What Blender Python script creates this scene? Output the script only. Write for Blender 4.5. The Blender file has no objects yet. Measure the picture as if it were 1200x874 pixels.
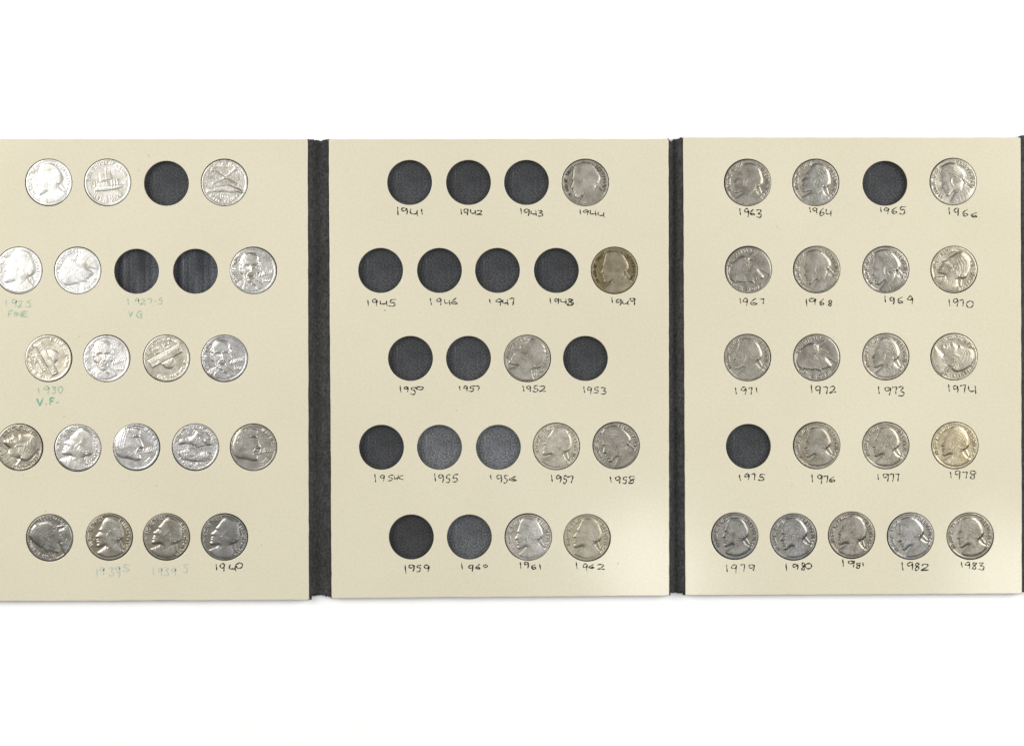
import bpy, math, random
import numpy as np
from mathutils import Vector

# ------------------------------------------------------------------ camera, light, exposure
P = 0.0004                       # one photograph pixel on the album face, in metres
DIST = 1500.0                    # camera height above the pages, in the same unit
T_TABLE, T_COVER, T_FLOOR, T_PAGE = 0.0, 2.6, 2.7, 8.6      # heights, in pixels
ZT = T_PAGE * P

def W(px, py, h=T_PAGE):
    return Vector(((px - 600.0) * P, (437.0 - py) * P, h * P))

scene = bpy.context.scene
col = scene.collection

cam_d = bpy.data.cameras.new("camera")
cam_d.sensor_fit = 'HORIZONTAL'
cam_d.sensor_width = 36.0
cam_d.lens = 36.0 * DIST / 1200.0
cam_d.clip_start = 0.01
cam_d.clip_end = 50.0
cam = bpy.data.objects.new("camera", cam_d)
cam.location = (0, 0, ZT + DIST * P)
col.objects.link(cam)
scene.camera = cam

world = bpy.data.worlds.new("World")
scene.world = world
world.use_nodes = True
bgn = world.node_tree.nodes["Background"]
bgn.inputs[0].default_value = (0.96, 0.98, 1.0, 1)
bgn.inputs[1].default_value = 0.27

def softbox(name, px, py, h, sx, sy, radiance, target, color):
    d = bpy.data.lights.new(name, 'AREA')
    d.shape = 'RECTANGLE'
    d.size, d.size_y = sx * P, sy * P
    d.energy = radiance * math.pi * (sx * P) * (sy * P)
    d.color = color
    o = bpy.data.objects.new(name, d)
    o.location = W(px, py, h)
    o.rotation_euler = (W(*target) - o.location).to_track_quat('-Z', 'Y').to_euler()
    col.objects.link(o)
    return o

softbox("softbox_left", -1520, -330, 1560, 1600, 1600, 6.7, (350, 437), (1.0, 0.985, 0.95))
softbox("softbox_right", 2760, -250, 1500, 1600, 1600, 6.7, (850, 437), (1.0, 0.985, 0.95))
softbox("added_overhead_fill", 600, 300, 3500, 3800, 3400, 0.62, (600, 300), (0.98, 0.99, 1.0))  # added overhead light: flat coin faces mirror it, relief edges stay dark
softbox("softbox_front", 985, 985, 2050, 250, 300, 8.2, (750, 640), (1.0, 0.99, 0.97))
softbox("softbox_front_right", 2020, 1010, 2050, 260, 300, 8.2, (1150, 640), (1.0, 0.99, 0.97))

vs = scene.view_settings
vs.view_transform = 'Standard'
vs.look = 'None'
vs.exposure = 0.0
vs.gamma = 1.0
vs.use_curve_mapping = False

# ------------------------------------------------------------------ helpers
def link(o, parent=None, label=None, cat=None, group=None, kind=None):
    col.objects.link(o)
    if parent is not None:
        o.parent = parent
        o.matrix_parent_inverse.identity()
    if label: o["label"] = label
    if cat: o["category"] = cat
    if group: o["group"] = group
    if kind: o["kind"] = kind
    return o

def mesh_obj(name, verts, faces, mat, parent=None, smooth=False, **kw):
    me = bpy.data.meshes.new(name)
    me.from_pydata([tuple(v) for v in verts], [], faces)
    me.update()
    if smooth:
        me.polygons.foreach_set("use_smooth", [True] * len(me.polygons))
    me.materials.append(mat)
    return link(bpy.data.objects.new(name, me), parent, **kw)

def new_mat(name):
    m = bpy.data.materials.new(name)
    m.use_nodes = True
    nt = m.node_tree
    b = nt.nodes["Principled BSDF"]
    return m, nt, b

def N(nt, t, **kw):
    n = nt.nodes.new(t)
    for k, v in kw.items():
        if k in n.inputs: n.inputs[k].default_value = v
        else: setattr(n, k, v)
    return n

def ramp(nt, fac, stops):
    r = nt.nodes.new("ShaderNodeValToRGB")
    el = r.color_ramp.elements
    el[0].position, el[0].color = stops[0][0], stops[0][1]
    el[1].position, el[1].color = stops[1][0], stops[1][1]
    for p_, c_ in stops[2:]:
        e = el.new(p_); e.color = c_
    nt.links.new(fac, r.inputs[0])
    return r

def mix(nt, fac, a, b, mode='MIX'):
    m = nt.nodes.new("ShaderNodeMix")
    m.data_type = 'RGBA'; m.blend_type = mode
    for sock, val in ((m.inputs[0], fac), (m.inputs[6], a), (m.inputs[7], b)):
        if isinstance(val, bpy.types.NodeSocket): nt.links.new(val, sock)
        else: sock.default_value = val
    return m.outputs[2]

def gcol(v): return (v, v, v, 1)

# ------------------------------------------------------------------ materials
def mat_card():
    m, nt, b = new_mat("cream_card")
    tc = N(nt, "ShaderNodeTexCoord")
    big = N(nt, "ShaderNodeTexNoise", Scale=9.0, Detail=5.0, Roughness=0.6)
    fine = N(nt, "ShaderNodeTexNoise", Scale=900.0, Detail=4.0, Roughness=0.7)
    spk = N(nt, "ShaderNodeTexNoise", Scale=330.0, Detail=1.0)
    mp = N(nt, "ShaderNodeMapping"); mp.inputs["Scale"].default_value = (0.9, 1.0, 1.0)
    nt.links.new(tc.outputs["Object"], mp.inputs[0])
    for n in (big, spk): nt.links.new(tc.outputs["Object"], n.inputs["Vector"])
    nt.links.new(mp.outputs[0], fine.inputs["Vector"])
    c1 = ramp(nt, big.outputs[0], [(0.3, (0.604, 0.560, 0.420, 1)), (0.7, (0.646, 0.602, 0.460, 1))])
    c2 = ramp(nt, fine.outputs[0], [(0.32, gcol(0.93)), (0.68, gcol(1.02))])
    c = mix(nt, 1.0, c1.outputs[0], c2.outputs[0], 'MULTIPLY')
    sp = ramp(nt, spk.outputs[0], [(0.80, gcol(1.0)), (0.85, (0.62, 0.58, 0.5, 1))])
    c = mix(nt, 1.0, c, sp.outputs[0], 'MULTIPLY')
    nt.links.new(c, b.inputs["Base Color"])
    b.inputs["Roughness"].default_value = 0.165
    b.inputs["Specular IOR Level"].default_value = 0.5
    bp = N(nt, "ShaderNodeBump", Strength=0.12, Distance=0.00006)
    nt.links.new(fine.outputs[0], bp.inputs["Height"])
    nt.links.new(bp.outputs[0], b.inputs["Normal"])
    return m

def mat_cloth():
    m, nt, b = new_mat("black_cloth")
    tc = N(nt, "ShaderNodeTexCoord")
    mp = N(nt, "ShaderNodeMapping"); mp.inputs["Scale"].default_value = (1.0, 0.22, 1.0)
    nt.links.new(tc.outputs["Object"], mp.inputs[0])
    a = N(nt, "ShaderNodeTexNoise", Scale=1100.0, Detail=5.0, Roughness=0.7)
    g = N(nt, "ShaderNodeTexNoise", Scale=900.0, Detail=5.0, Roughness=0.8)
    l = N(nt, "ShaderNodeTexNoise", Scale=40.0, Detail=3.0)
    nt.links.new(mp.outputs[0], a.inputs["Vector"])
    nt.links.new(tc.outputs["Object"], g.inputs["Vector"])
    nt.links.new(tc.outputs["Object"], l.inputs["Vector"])
    c1 = ramp(nt, g.outputs[0], [(0.34, (0.009, 0.0088, 0.0085, 1)), (0.72, (0.086, 0.086, 0.085, 1))])
    c2 = ramp(nt, a.outputs[0], [(0.3, gcol(0.55)), (0.72, gcol(1.25))])
    c = mix(nt, 1.0, c1.outputs[0], c2.outputs[0], 'MULTIPLY')
    c3 = ramp(nt, l.outputs[0], [(0.3, gcol(0.75)), (0.7, gcol(1.15))])
    c = mix(nt, 1.0, c, c3.outputs[0], 'MULTIPLY')
    nt.links.new(c, b.inputs["Base Color"])
    b.inputs["Roughness"].default_value = 0.75
    b.inputs["Specular IOR Level"].default_value = 0.25
    bp = N(nt, "ShaderNodeBump", Strength=0.7, Distance=0.0003)
    nt.links.new(g.outputs[0], bp.inputs["Height"])
    nt.links.new(bp.outputs[0], b.inputs["Normal"])
    return m

def mat_slot():
    """black paper at the bottom of an empty slot; object colour = paper tone, lighter where sheen is painted in, alpha = rubbed streaks"""
    m, nt, b = new_mat("black_paper")
    oi = N(nt, "ShaderNodeObjectInfo")
    tc = N(nt, "ShaderNodeTexCoord")
    g = N(nt, "ShaderNodeTexNoise", Scale=1350.0, Detail=3.0, Roughness=0.8)
    nt.links.new(tc.outputs["Object"], g.inputs["Vector"])
    mp = N(nt, "ShaderNodeMapping"); mp.inputs["Scale"].default_value = (1.0, 0.04, 1.0)
    nt.links.new(tc.outputs["Object"], mp.inputs[0])
    s = N(nt, "ShaderNodeTexNoise", Scale=190.0, Detail=3.0)
    nt.links.new(mp.outputs[0], s.inputs["Vector"])
    lo = N(nt, "ShaderNodeTexNoise", Scale=90.0, Detail=2.0)
    nt.links.new(tc.outputs["Object"], lo.inputs["Vector"])
    c1 = ramp(nt, g.outputs[0], [(0.34, gcol(0.15)), (0.68, gcol(2.1))])
    c = mix(nt, 1.0, oi.outputs["Color"], c1.outputs[0], 'MULTIPLY')
    c3 = ramp(nt, lo.outputs[0], [(0.3, gcol(0.75)), (0.7, gcol(1.2))])
    c = mix(nt, 1.0, c, c3.outputs[0], 'MULTIPLY')
    st = ramp(nt, s.outputs[0], [(0.42, gcol(0.6)), (0.68, gcol(2.8))])
    c = mix(nt, oi.outputs["Alpha"], c, mix(nt, 1.0, c, st.outputs[0], 'MULTIPLY'))
    nt.links.new(c, b.inputs["Base Color"])
    b.inputs["Roughness"].default_value = 0.7
    b.inputs["Specular IOR Level"].default_value = 0.3
    bp = N(nt, "ShaderNodeBump", Strength=0.5, Distance=0.0002)
    nt.links.new(g.outputs[0], bp.inputs["Height"])
    nt.links.new(bp.outputs[0], b.inputs["Normal"])
    return m

def mat_coin():
    """cupro-nickel; object colour = tone of this coin, alpha = roughness"""
    m, nt, b = new_mat("coin_metal")
    oi = N(nt, "ShaderNodeObjectInfo")
    tc = N(nt, "ShaderNodeTexCoord")
    off = N(nt, "ShaderNodeVectorMath", operation='ADD')
    mulr = N(nt, "ShaderNodeVectorMath", operation='SCALE')
    cmb = N(nt, "ShaderNodeCombineXYZ", X=1.0, Y=0.7, Z=0.3)
    nt.links.new(cmb.outputs[0], mulr.inputs[0]); nt.links.new(oi.outputs["Random"], mulr.inputs["Scale"])
    nt.links.new(tc.outputs["Object"], off.inputs[0]); nt.links.new(mulr.outputs[0], off.inputs[1])
    a = N(nt, "ShaderNodeTexNoise", Scale=190.0, Detail=5.0, Roughness=0.62)
    f = N(nt, "ShaderNodeTexNoise", Scale=1500.0, Detail=4.0, Roughness=0.65)
    nt.links.new(off.outputs[0], a.inputs["Vector"]); nt.links.new(off.outputs[0], f.inputs["Vector"])
    c1 = ramp(nt, a.outputs[0], [(0.30, (0.66, 0.63, 0.55, 1)), (0.62, (1.08, 1.08, 1.08, 1))])
    c = mix(nt, 1.0, oi.outputs["Color"], c1.outputs[0], 'MULTIPLY')
    c2 = ramp(nt, f.outputs[0], [(0.3, gcol(0.8)), (0.7, gcol(1.12))])
    c = mix(nt, 1.0, c, c2.outputs[0], 'MULTIPLY')
    nt.links.new(c, b.inputs["Base Color"])
    b.inputs["Metallic"].default_value = 1.0
    ad = N(nt, "ShaderNodeMath", operation='MULTIPLY_ADD')
    nt.links.new(a.outputs[0], ad.inputs[0]); ad.inputs[1].default_value = 0.16
    sb = N(nt, "ShaderNodeMath", operation='SUBTRACT'); sb.inputs[1].default_value = 0.08
    nt.links.new(oi.outputs["Alpha"], sb.inputs[0]); nt.links.new(sb.outputs[0], ad.inputs[2])
    nt.links.new(ad.outputs[0], b.inputs["Roughness"])
    bp = N(nt, "ShaderNodeBump", Strength=0.3, Distance=0.00005)
    nt.links.new(f.outputs[0], bp.inputs["Height"])
    nt.links.new(bp.outputs[0], b.inputs["Normal"])
    return m

def mat_ink(name, colr, cover):
    """pen ink that skips on the grain of the card"""
    m, nt, b = new_mat(name)
    tc = N(nt, "ShaderNodeTexCoord")
    n = N(nt, "ShaderNodeTexNoise", Scale=900.0, Detail=3.0, Roughness=0.7)
    nt.links.new(tc.outputs["Object"], n.inputs["Vector"])
    r = ramp(nt, n.outputs[0], [(0.35 - 0.1 * cover, (0.5, 0.45, 0.33, 1)), (0.62 - 0.25 * cover, colr)])
    nt.links.new(r.outputs[0], b.inputs["Base Color"])
    b.inputs["Roughness"].default_value = 0.6
    b.inputs["Specular IOR Level"].default_value = 0.2
    return m

def mat_table():
    m, nt, b = new_mat("white_surface")
    tc = N(nt, "ShaderNodeTexCoord")
    n = N(nt, "ShaderNodeTexNoise", Scale=60.0, Detail=4.0)
    nt.links.new(tc.outputs["Object"], n.inputs["Vector"])
    r = ramp(nt, n.outputs[0], [(0.3, gcol(0.90)), (0.7, gcol(0.92))])
    nt.links.new(r.outputs[0], b.inputs["Base Color"])
    b.inputs["Roughness"].default_value = 0.8
    b.inputs["Specular IOR Level"].default_value = 0.2
    return m

def mat_hole_shade():  # dark brown for hole walls, slot shade put into the colour
    m, nt, b = new_mat("painted_hole_shade")
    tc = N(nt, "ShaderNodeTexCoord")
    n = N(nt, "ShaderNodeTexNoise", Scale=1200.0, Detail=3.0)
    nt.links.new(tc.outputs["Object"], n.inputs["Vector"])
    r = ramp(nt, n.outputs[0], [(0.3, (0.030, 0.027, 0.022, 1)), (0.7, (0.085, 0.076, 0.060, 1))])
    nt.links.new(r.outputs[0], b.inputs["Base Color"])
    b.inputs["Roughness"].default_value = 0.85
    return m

M_HOLE_SHADE = mat_hole_shade()
M_CARD, M_CLOTH, M_SLOT, M_COIN, M_TABLE = mat_card(), mat_cloth(), mat_slot(), mat_coin(), mat_table()
INK = {
    'k': mat_ink("black_ink", (0.022, 0.020, 0.017, 1), 1.0),
    'g': mat_ink("green_ink", (0.30, 0.43, 0.32, 1), 0.35),
    'G': mat_ink("dark_green_ink", (0.17, 0.36, 0.25, 1), 0.7),
    'b': mat_ink("faded_blue_ink", (0.42, 0.46, 0.43, 1), 0.35),
}

# ------------------------------------------------------------------ setting
s = 1.6
mesh_obj("tabletop", [(-s, -s, 0), (s, -s, 0), (s, s, 0), (-s, s, 0)], [(0, 1, 2, 3)], M_TABLE,
         label="plain white surface under the open coin album", kind="structure")

# ------------------------------------------------------------------ layout of the slots
# (x, y) centres in photograph pixels
EMPTY = {1: [(195, 215), (160, 318), (229, 318)],
         2: [(480, 214), (549, 214), (617, 214), (446, 317), (515, 317), (583, 317), (652, 317),
             (481, 420), (549, 420), (686, 420), (447, 524), (515, 524), (584, 524), (482, 629), (550, 629)],
         3: [(1037, 215), (877, 523)]}
SLOT_TONE = {(515, 524): (0.101, 0.105, 0.112, 0.15), (584, 524): (0.108, 0.113, 0.121, 0.1),  # three pale middle-page slots: light sheen painted into the paper tone
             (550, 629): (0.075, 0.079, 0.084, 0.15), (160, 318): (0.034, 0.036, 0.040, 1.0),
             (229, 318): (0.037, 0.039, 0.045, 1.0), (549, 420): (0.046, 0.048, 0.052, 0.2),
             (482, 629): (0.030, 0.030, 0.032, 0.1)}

# coin: x, y, design, rotation (deg ccw), tone of field, tone of motif, roughness, wear, scale, label
CB = (0.66, 0.65, 0.62)
def tone(v, warm=0.0, blue=0.0):
    warm = warm * 1.35 + .05
    return (v * (1 + 0.5 * warm), v, v * (1 - warm + blue))
COINS = [
 # page 1; upper-left coins have lamp reflection painted in as a paler tone
 (57, 214, 'profile', 8, tone(.86, -.03), tone(.88, -.03), .54, .7, 1.0, "palest washed out coin at the left end of the album's top row"),
 (126, 214, 'boat', 7, tone(.76, .0), tone(.80, .0), .50, .6, 1.0, "pale silver coin with a boat design, second in the album's top row"),
 (263, 214, 'hands', 0, tone(.70, .02), tone(.71, .02), .44, .95, 1.0, "mottled silver coin with crossed emblem just right of the top row's left page empty slot"),
 (22, 317, 'profile', -6, tone(.86, -.03), tone(.88, -.03), .54, .7, 1.12, "white shiny coin above the green 1925 FINE note, cut by the frame"),
 (91, 317, 'profile', 125, tone(.86, -.03), tone(.88, -.03), .54, .7, 1.0, "white shiny coin with tilted head, right of the 1925 FINE coin"),
 (297, 317, 'front', 0, tone(.70), tone(.74), .36, .15, 1.05, "silver coin with facing head beside the two empty slots of the left page"),
 (57, 420, 'building', -61, tone(.70, .08), tone(.72, .07), .40, .2, 1.0, "coin with a steeply tilted domed building above the green 1930 V.F. note"),
 (125, 420, 'front', 0, tone(.84, 0, .03), tone(.86, 0, .02), .44, .1, 1.0, "bright bluish white coin with facing head in the left page's middle row"),
 (195, 420, 'building', -152, tone(.66, .06), tone(.70, .06), .40, .2, 1.0, "grey coin with an upside down domed building in the left page's middle row"),
 (263, 420, 'front', 0, tone(.62, 0, .04), tone(.68, 0, .03), .34, .2, 1.02, "bluish grey coin with facing head, rightmost in the left page's middle row"),
 (23, 524, 'profile', -65, tone(.46, .10), tone(.50, .08), .36, .1, 1.05, "dull brownish coin with upturned head, leftmost of the left page's fourth row"),
 (91, 525, 'profile', -25, tone(.72, 0, .02), tone(.78), .38, .1, 1.05, "silver coin with left facing head, second in the left page's fourth row"),
 (160, 524, 'closeup', 0, tone(.68, 0, .04), tone(.72, 0, .03), .34, .05, 1.0, "silver coin with a huge right facing face in the left page's fourth row"),
 (229, 524, 'shore', 0, tone(.68, 0, .02), tone(.68, 0, .02), .36, .3, 1.0, "silver coin with a rugged landscape design in the left page's fourth row"),
 (297, 524, 'closeup', 0, tone(.46, .04), tone(.48, .04), .36, .35, 1.0, "dark grey coin with a huge right facing face ending the left page's fourth row"),
 (58, 630, 'profile', 75, tone(.34, .05), tone(.39, .02), .34, .15, 1.08, "grey coin with its head lying face down, first in the left page's bottom row"),
 (128, 629, 'profile', -4, tone(.34, .16), tone(.48, .05), .37, .1, 0.98, "brown toned coin above the first faded blue 1939 S note"),
 (195, 629, 'profile', -20, tone(.37, .10), tone(.41, .06), .37, .12, 1.0, "brownish grey coin above the second faded 1939 S note"),
 (263, 629, 'profile', -17, tone(.32, .03), tone(.37), .35, .12, 1.0, "grey coin ending the left page's bottom row, above black ink 1940"),
 # page 2
 (686, 214, 'profile', 14, tone(.56, .07), tone(.62, .06), .46, .7, 1.08, "flat worn grey coin ending the middle page's top row, above the date 1944"),
 (720, 317, 'profile', 7, tone(.31, .27), tone(.45, .16), .44, .55, 1.0, "brown stained coin ending the middle page's second row, above the date 1949"),
 (618, 420, 'profile', -32, tone(.58, .06), tone(.60, .06), .38, .6, 1.15, "shiny grey coin between two empty slots in the middle page's third row"),
 (652, 523, 'profile', -14, tone(.68, .09), tone(.74, .08), .42, .2, 1.0, "pale coin right of three empty slots in the middle page's fourth row"),
 (722, 522, 'profile', 24, tone(.48, .06), tone(.46, .06), .36, .2, 1.1, "dark grey coin ending the middle page's fourth row, above the date 1958"),
 (619, 629, 'profile', 4, tone(.62, .07), tone(.76, .01), .42, .25, 1.0, "light silver coin right of two empty slots in the middle page's bottom row"),
 (688, 630, 'profile', -7, tone(.60, .14), tone(.64, .10), .42, .2, 1.0, "yellowish toned coin ending the middle page's bottom row, above the date 1962"),
 # page 3
 (876, 214, 'profile', -6, tone(.56, .07), tone(.57, .06), .38, .35, 1.02, "dull grey coin first in the right page's top row, above the date 1963"),
 (956, 214, 'profile', -10, tone(.56, .09), tone(.60, .02), .38, .2, 1.0, "grey coin just left of the empty slot in the right page's top row"),
 (1117, 213, 'profile', 25, tone(.66, .07), tone(.66, .05), .36, .15, 1.0, "shiny coin just right of the empty slot in the right page's top row"),
 (877, 316, 'profile', 108, tone(.54, .06), tone(.54, .05), .38, .2, 1.05, "grey coin with sideways head, first in the right page's second row, above the date 1967"),
 (957, 316, 'profile', 19, tone(.58, .09), tone(.58, .06), .40, .35, 1.05, "dull coin with upright head, second in the right page's second row, above the date 1968"),
 (1038, 316, 'profile', 15, tone(.60, .05), tone(.60, .04), .33, .1, 1.08, "shiny coin with strong highlights, third in the right page's second row, above the date 1969"),
 (1118, 316, 'profile', -36, tone(.64, .11), tone(.66, .10), .36, .15, 1.02, "warm toned coin with upturned head ending the right page's second row, above the date 1970"),
 (876, 419, 'profile', 2, tone(.56, .07), tone(.57, .06), .40, .4, 1.02, "scuffed grey coin first in the right page's middle row, above the date 1971"),
 (957, 419, 'profile', 104, tone(.56, .06), tone(.56, .05), .34, .1, 1.08, "shiny grey coin with sideways head, second in the right page's middle row"),
 (1038, 418, 'profile', 0, tone(.60, .09), tone(.62, .06), .38, .15, 0.98, "grey coin with upright head, third in the right page's middle row, above the date 1973"),
 (1118, 418, 'profile', -86, tone(.66, .10), tone(.68, .09), .38, .2, 1.05, "pale coin with head lying on its back ending the right page's middle row"),
 (957, 522, 'profile', 5, tone(.56, .10), tone(.56, .07), .40, .2, 0.96, "dull grey coin next to the empty slot in the right page's fourth row"),
 (1038, 522, 'profile', 0, tone(.60, .10), tone(.62, .08), .37, .1, 0.96, "grey coin between dull and warm pale coins in the right page's fourth row"),
 (1119, 522, 'profile', -4, tone(.72, .17), tone(.76, .18), .38, .1, 0.98, "warm pale coin ending the right page's fourth row, above the date 1978"),
 (861, 628, 'profile', 2, tone(.42, .02), tone(.44, .01), .31, .05, 0.94, "dark bluish coin first in the right page's bottom row, above the date 1979"),
 (930, 629, 'profile', 12, tone(.46, .03), tone(.50, 0, .02), .31, .1, 1.0, "steel grey coin second in the right page's bottom row, above the date 1980"),
 (998, 627, 'profile', -9, tone(.52, .08), tone(.53, .06), .33, .12, 1.0, "grey coin in the centre of the right page's bottom row, above the date 1981"),
 (1067, 628, 'profile', 18, tone(.56, .02), tone(.60, 0, .02), .31, .05, 1.0, "bluish silver coin fourth in the right page's bottom row, above the date 1982"),
 (1137, 628, 'profile', 7, tone(.56, .08), tone(.57, .08), .33, .05, 0.96, "grey coin nearest the album's bottom right corner, above the date 1983"),
]
R_COIN, R_HOLE_COIN, R_HOLE = 26.9, 27.7, 26.2
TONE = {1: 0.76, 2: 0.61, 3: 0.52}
ROUGH = {1: 0.95, 2: 1.02, 3: 1.0}

# ------------------------------------------------------------------ the album
album = bpy.data.objects.new("coin_album", None)
album.empty_display_size = 0.02
link(album, label="open folding coin album with three cream card pages and black spines", cat="coin album")

def edge(pts, step=9.0, amp=0.22, seed=0):
    rnd = random.Random(seed)
    out = []
    n = len(pts)
    for i in range(n):
        a, b = Vector(pts[i]), Vector(pts[(i + 1) % n])
        L = (b - a).length
        k = max(1, int(L / step))
        nrm = Vector((-(b - a).y, (b - a).x)).normalized()
        for j in range(k):
            w = 0 if j == 0 else rnd.uniform(-amp, amp)
            out.append(a.lerp(b, j / k) + nrm * w)
    return out

def rounded(quad, r):
    out = []
    n = len(quad)
    for i in range(n):
        p0, p1, p2 = Vector(quad[i - 1]), Vector(quad[i]), Vector(quad[(i + 1) % n])
        d0, d1 = (p0 - p1).normalized(), (p2 - p1).normalized()
        out += [p1 + d0 * r, p1 + (d0 + d1) * r * 0.29, p1 + d1 * r]
    return [tuple(q) for q in out]

def board(name, outline, holes, h0, h1, bevel, mat, parent):
    """flat board with round holes and softly rounded edges, from a filled outline"""
    cu = bpy.data.curves.new(name, 'CURVE')
    cu.dimensions = '2D'
    cu.fill_mode = 'BOTH'
    cu.extrude = max((h1 - h0) * P / 2 - bevel * P, 1e-6)
    cu.bevel_depth = bevel * P
    cu.bevel_resolution = 2
    cu.offset = -bevel * P
    def spl(pts):
        s_ = cu.splines.new('POLY')
        s_.points.add(len(pts) - 1)
        for q, pt in zip(s_.points, pts):
            w = W(pt[0], pt[1], 0)
            q.co = (w.x, w.y, 0, 1)
        s_.use_cyclic_u = True
    spl(outline)
    for (cx, cy, r) in holes:
        spl([(cx + r * math.cos(a), cy + r * math.sin(a)) for a in [2 * math.pi * i / 72 for i in range(72)]])
    tmp = bpy.data.objects.new("tmp", cu)
    col.objects.link(tmp)
    dg = bpy.context.evaluated_depsgraph_get()
    me = bpy.data.meshes.new_from_object(tmp.evaluated_get(dg))
    bpy.data.objects.remove(tmp); bpy.data.curves.remove(cu)
    me.name = name
    me.materials.clear(); me.materials.append(mat)
    if holes:                                   # hole walls painted dark brown, standing for the shade inside the slots
        me.materials.append(M_HOLE_SHADE)
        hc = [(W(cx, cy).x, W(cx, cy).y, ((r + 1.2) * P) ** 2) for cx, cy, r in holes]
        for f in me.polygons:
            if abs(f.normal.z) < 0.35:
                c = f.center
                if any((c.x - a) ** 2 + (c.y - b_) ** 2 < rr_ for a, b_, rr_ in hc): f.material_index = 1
    o = bpy.data.objects.new(name, me)
    o.location.z = (h0 + h1) / 2 * P
    return link(o, parent)

PAGES = {1: [(-37, 163), (360.5, 163.2), (362, 702.6), (-37, 704.2)],
         2: [(385.2, 163.2), (783.5, 162.8), (784.4, 697.6), (388.5, 700.8)],
         3: [(800.6, 161.2), (1196.2, 161.2), (1197.8, 695.4), (803.2, 697.2)]}
PAGE_LABEL = {1: "left cream page with green and blue notes", 2: "middle cream page with mostly empty slots",
              3: "right cream page, nearly full of coins"}
pages = {}
def page_of(x): return 1 if x < 373 else 2 if x < 792 else 3
for k, q in PAGES.items():
    holes = [(x, y, R_HOLE) for x, y in EMPTY[k]] + [(c[0], c[1], R_HOLE_COIN) for c in COINS if page_of(c[0]) == k]
    pages[k] = board("page", edge(rounded(q, 1.6), seed=k), holes, T_COVER, T_PAGE, 0.7, M_CARD, album)
    pages[k]["label"] = PAGE_LABEL[k]
    (x0, y0), (x1, y1), (x2, y2), (x3, y3) = q
    cq = [(x0 - 2, y0 + 1.4), (x1 + 2, y1 + 1.4), (x2 + 2, y2 + 0.7), (x3 - 2, y3 + 0.7)]
    board("cover", edge(cq, seed=10 + k, amp=.35), [], 0.1, T_COVER - 0.02, 0.3, M_CLOTH, album)
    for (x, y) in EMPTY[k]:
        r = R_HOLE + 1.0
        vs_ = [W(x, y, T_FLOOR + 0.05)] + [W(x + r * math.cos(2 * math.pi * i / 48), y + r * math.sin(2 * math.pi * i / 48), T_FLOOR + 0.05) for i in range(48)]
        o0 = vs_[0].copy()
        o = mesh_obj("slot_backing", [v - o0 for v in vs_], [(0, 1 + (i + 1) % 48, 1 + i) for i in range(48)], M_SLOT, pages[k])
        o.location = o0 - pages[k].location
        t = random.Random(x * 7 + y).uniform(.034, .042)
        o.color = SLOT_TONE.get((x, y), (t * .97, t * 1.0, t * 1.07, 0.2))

def spine(xl0, xl1, xr0, xr1, yt, yb, seed, crease, notch=None, bowl=0.0):
    """cloth hinge: xl0/xl1 left edge top/bottom, xr0/xr1 right edge top/bottom, sunk valley with a crease"""
    rnd = random.Random(seed)
    nx, ny = 26, 160
    verts, faces = [], []
    ph = rnd.uniform(0, 6)
    for j in range(ny + 1):
        t = j / ny
        for i in range(nx + 1):
            f = i / nx
            xl, xr = xl0 + (xl1 - xl0) * t, xr0 + (xr1 - xr0) * t
            x = xl + (xr - xl) * f
            top = yt + bowl * math.sin(math.pi * f) + 0.5 * math.sin(9 * f + ph)
            bot = yb + 0.5 * math.sin(7 * f + ph) - 0.2 * bowl * math.sin(math.pi * f)
            if notch:
                nxp, nw, nd = notch
                top += max(0.0, 1 - abs(x - nxp) / nw) * nd
            y = top + (bot - top) * t
            if j in (0, ny): y += rnd.uniform(-.7, .7)
            cf = crease + 0.05 * math.sin(3.1 * t + ph)
            z = 7.6 - 5.2 * math.exp(-((f - cf) / 0.17) ** 2) - 0.5 * math.sin(math.pi * f)
            z += 0.12 * math.sin(23 * t + 5 * f + ph) + rnd.uniform(-.07, .07)
            verts.append(W(x, y, z))
    for j in range(ny):
        for i in range(nx):
            a = j * (nx + 1) + i
            faces.append((a, a + nx + 1, a + nx + 2, a + 1))
    # thickness: a skirt down to the table side of the hinge
    base = len(verts)
    loop = [i for i in range(nx + 1)] + [j * (nx + 1) + nx for j in range(1, ny + 1)] + \
           [ny * (nx + 1) + i for i in range(nx - 1, -1, -1)] + [j * (nx + 1) for j in range(ny - 1, 0, -1)]
    for a in loop:
        verts.append(Vector((verts[a].x, verts[a].y, 0.05 * P)))
    for k in range(len(loop)):
        k2 = (k + 1) % len(loop)
        faces.append((loop[k], loop[k2], base + k2, base + k))
    return mesh_obj("spine", verts, faces, M_CLOTH, album, smooth=True)

sp = spine(359.8, 361.2, 386.0, 389.2, 162.6, 698.6, 3, 0.40, bowl=1.4)
sp["label"] = "black cloth hinge between the left and middle pages"
sp = spine(782.8, 783.6, 801.4, 804.0, 161.6, 695.2, 5, 0.45, notch=(786.6, 3.4, 5.5), bowl=0.3)
sp["label"] = "black cloth hinge with a torn notch at its top"
sp = spine(1195.6, 1197.2, 1215.5, 1217, 158.6, 693.2, 8, 0.5)
sp["label"] = "black cloth strip along the right page"

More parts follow.
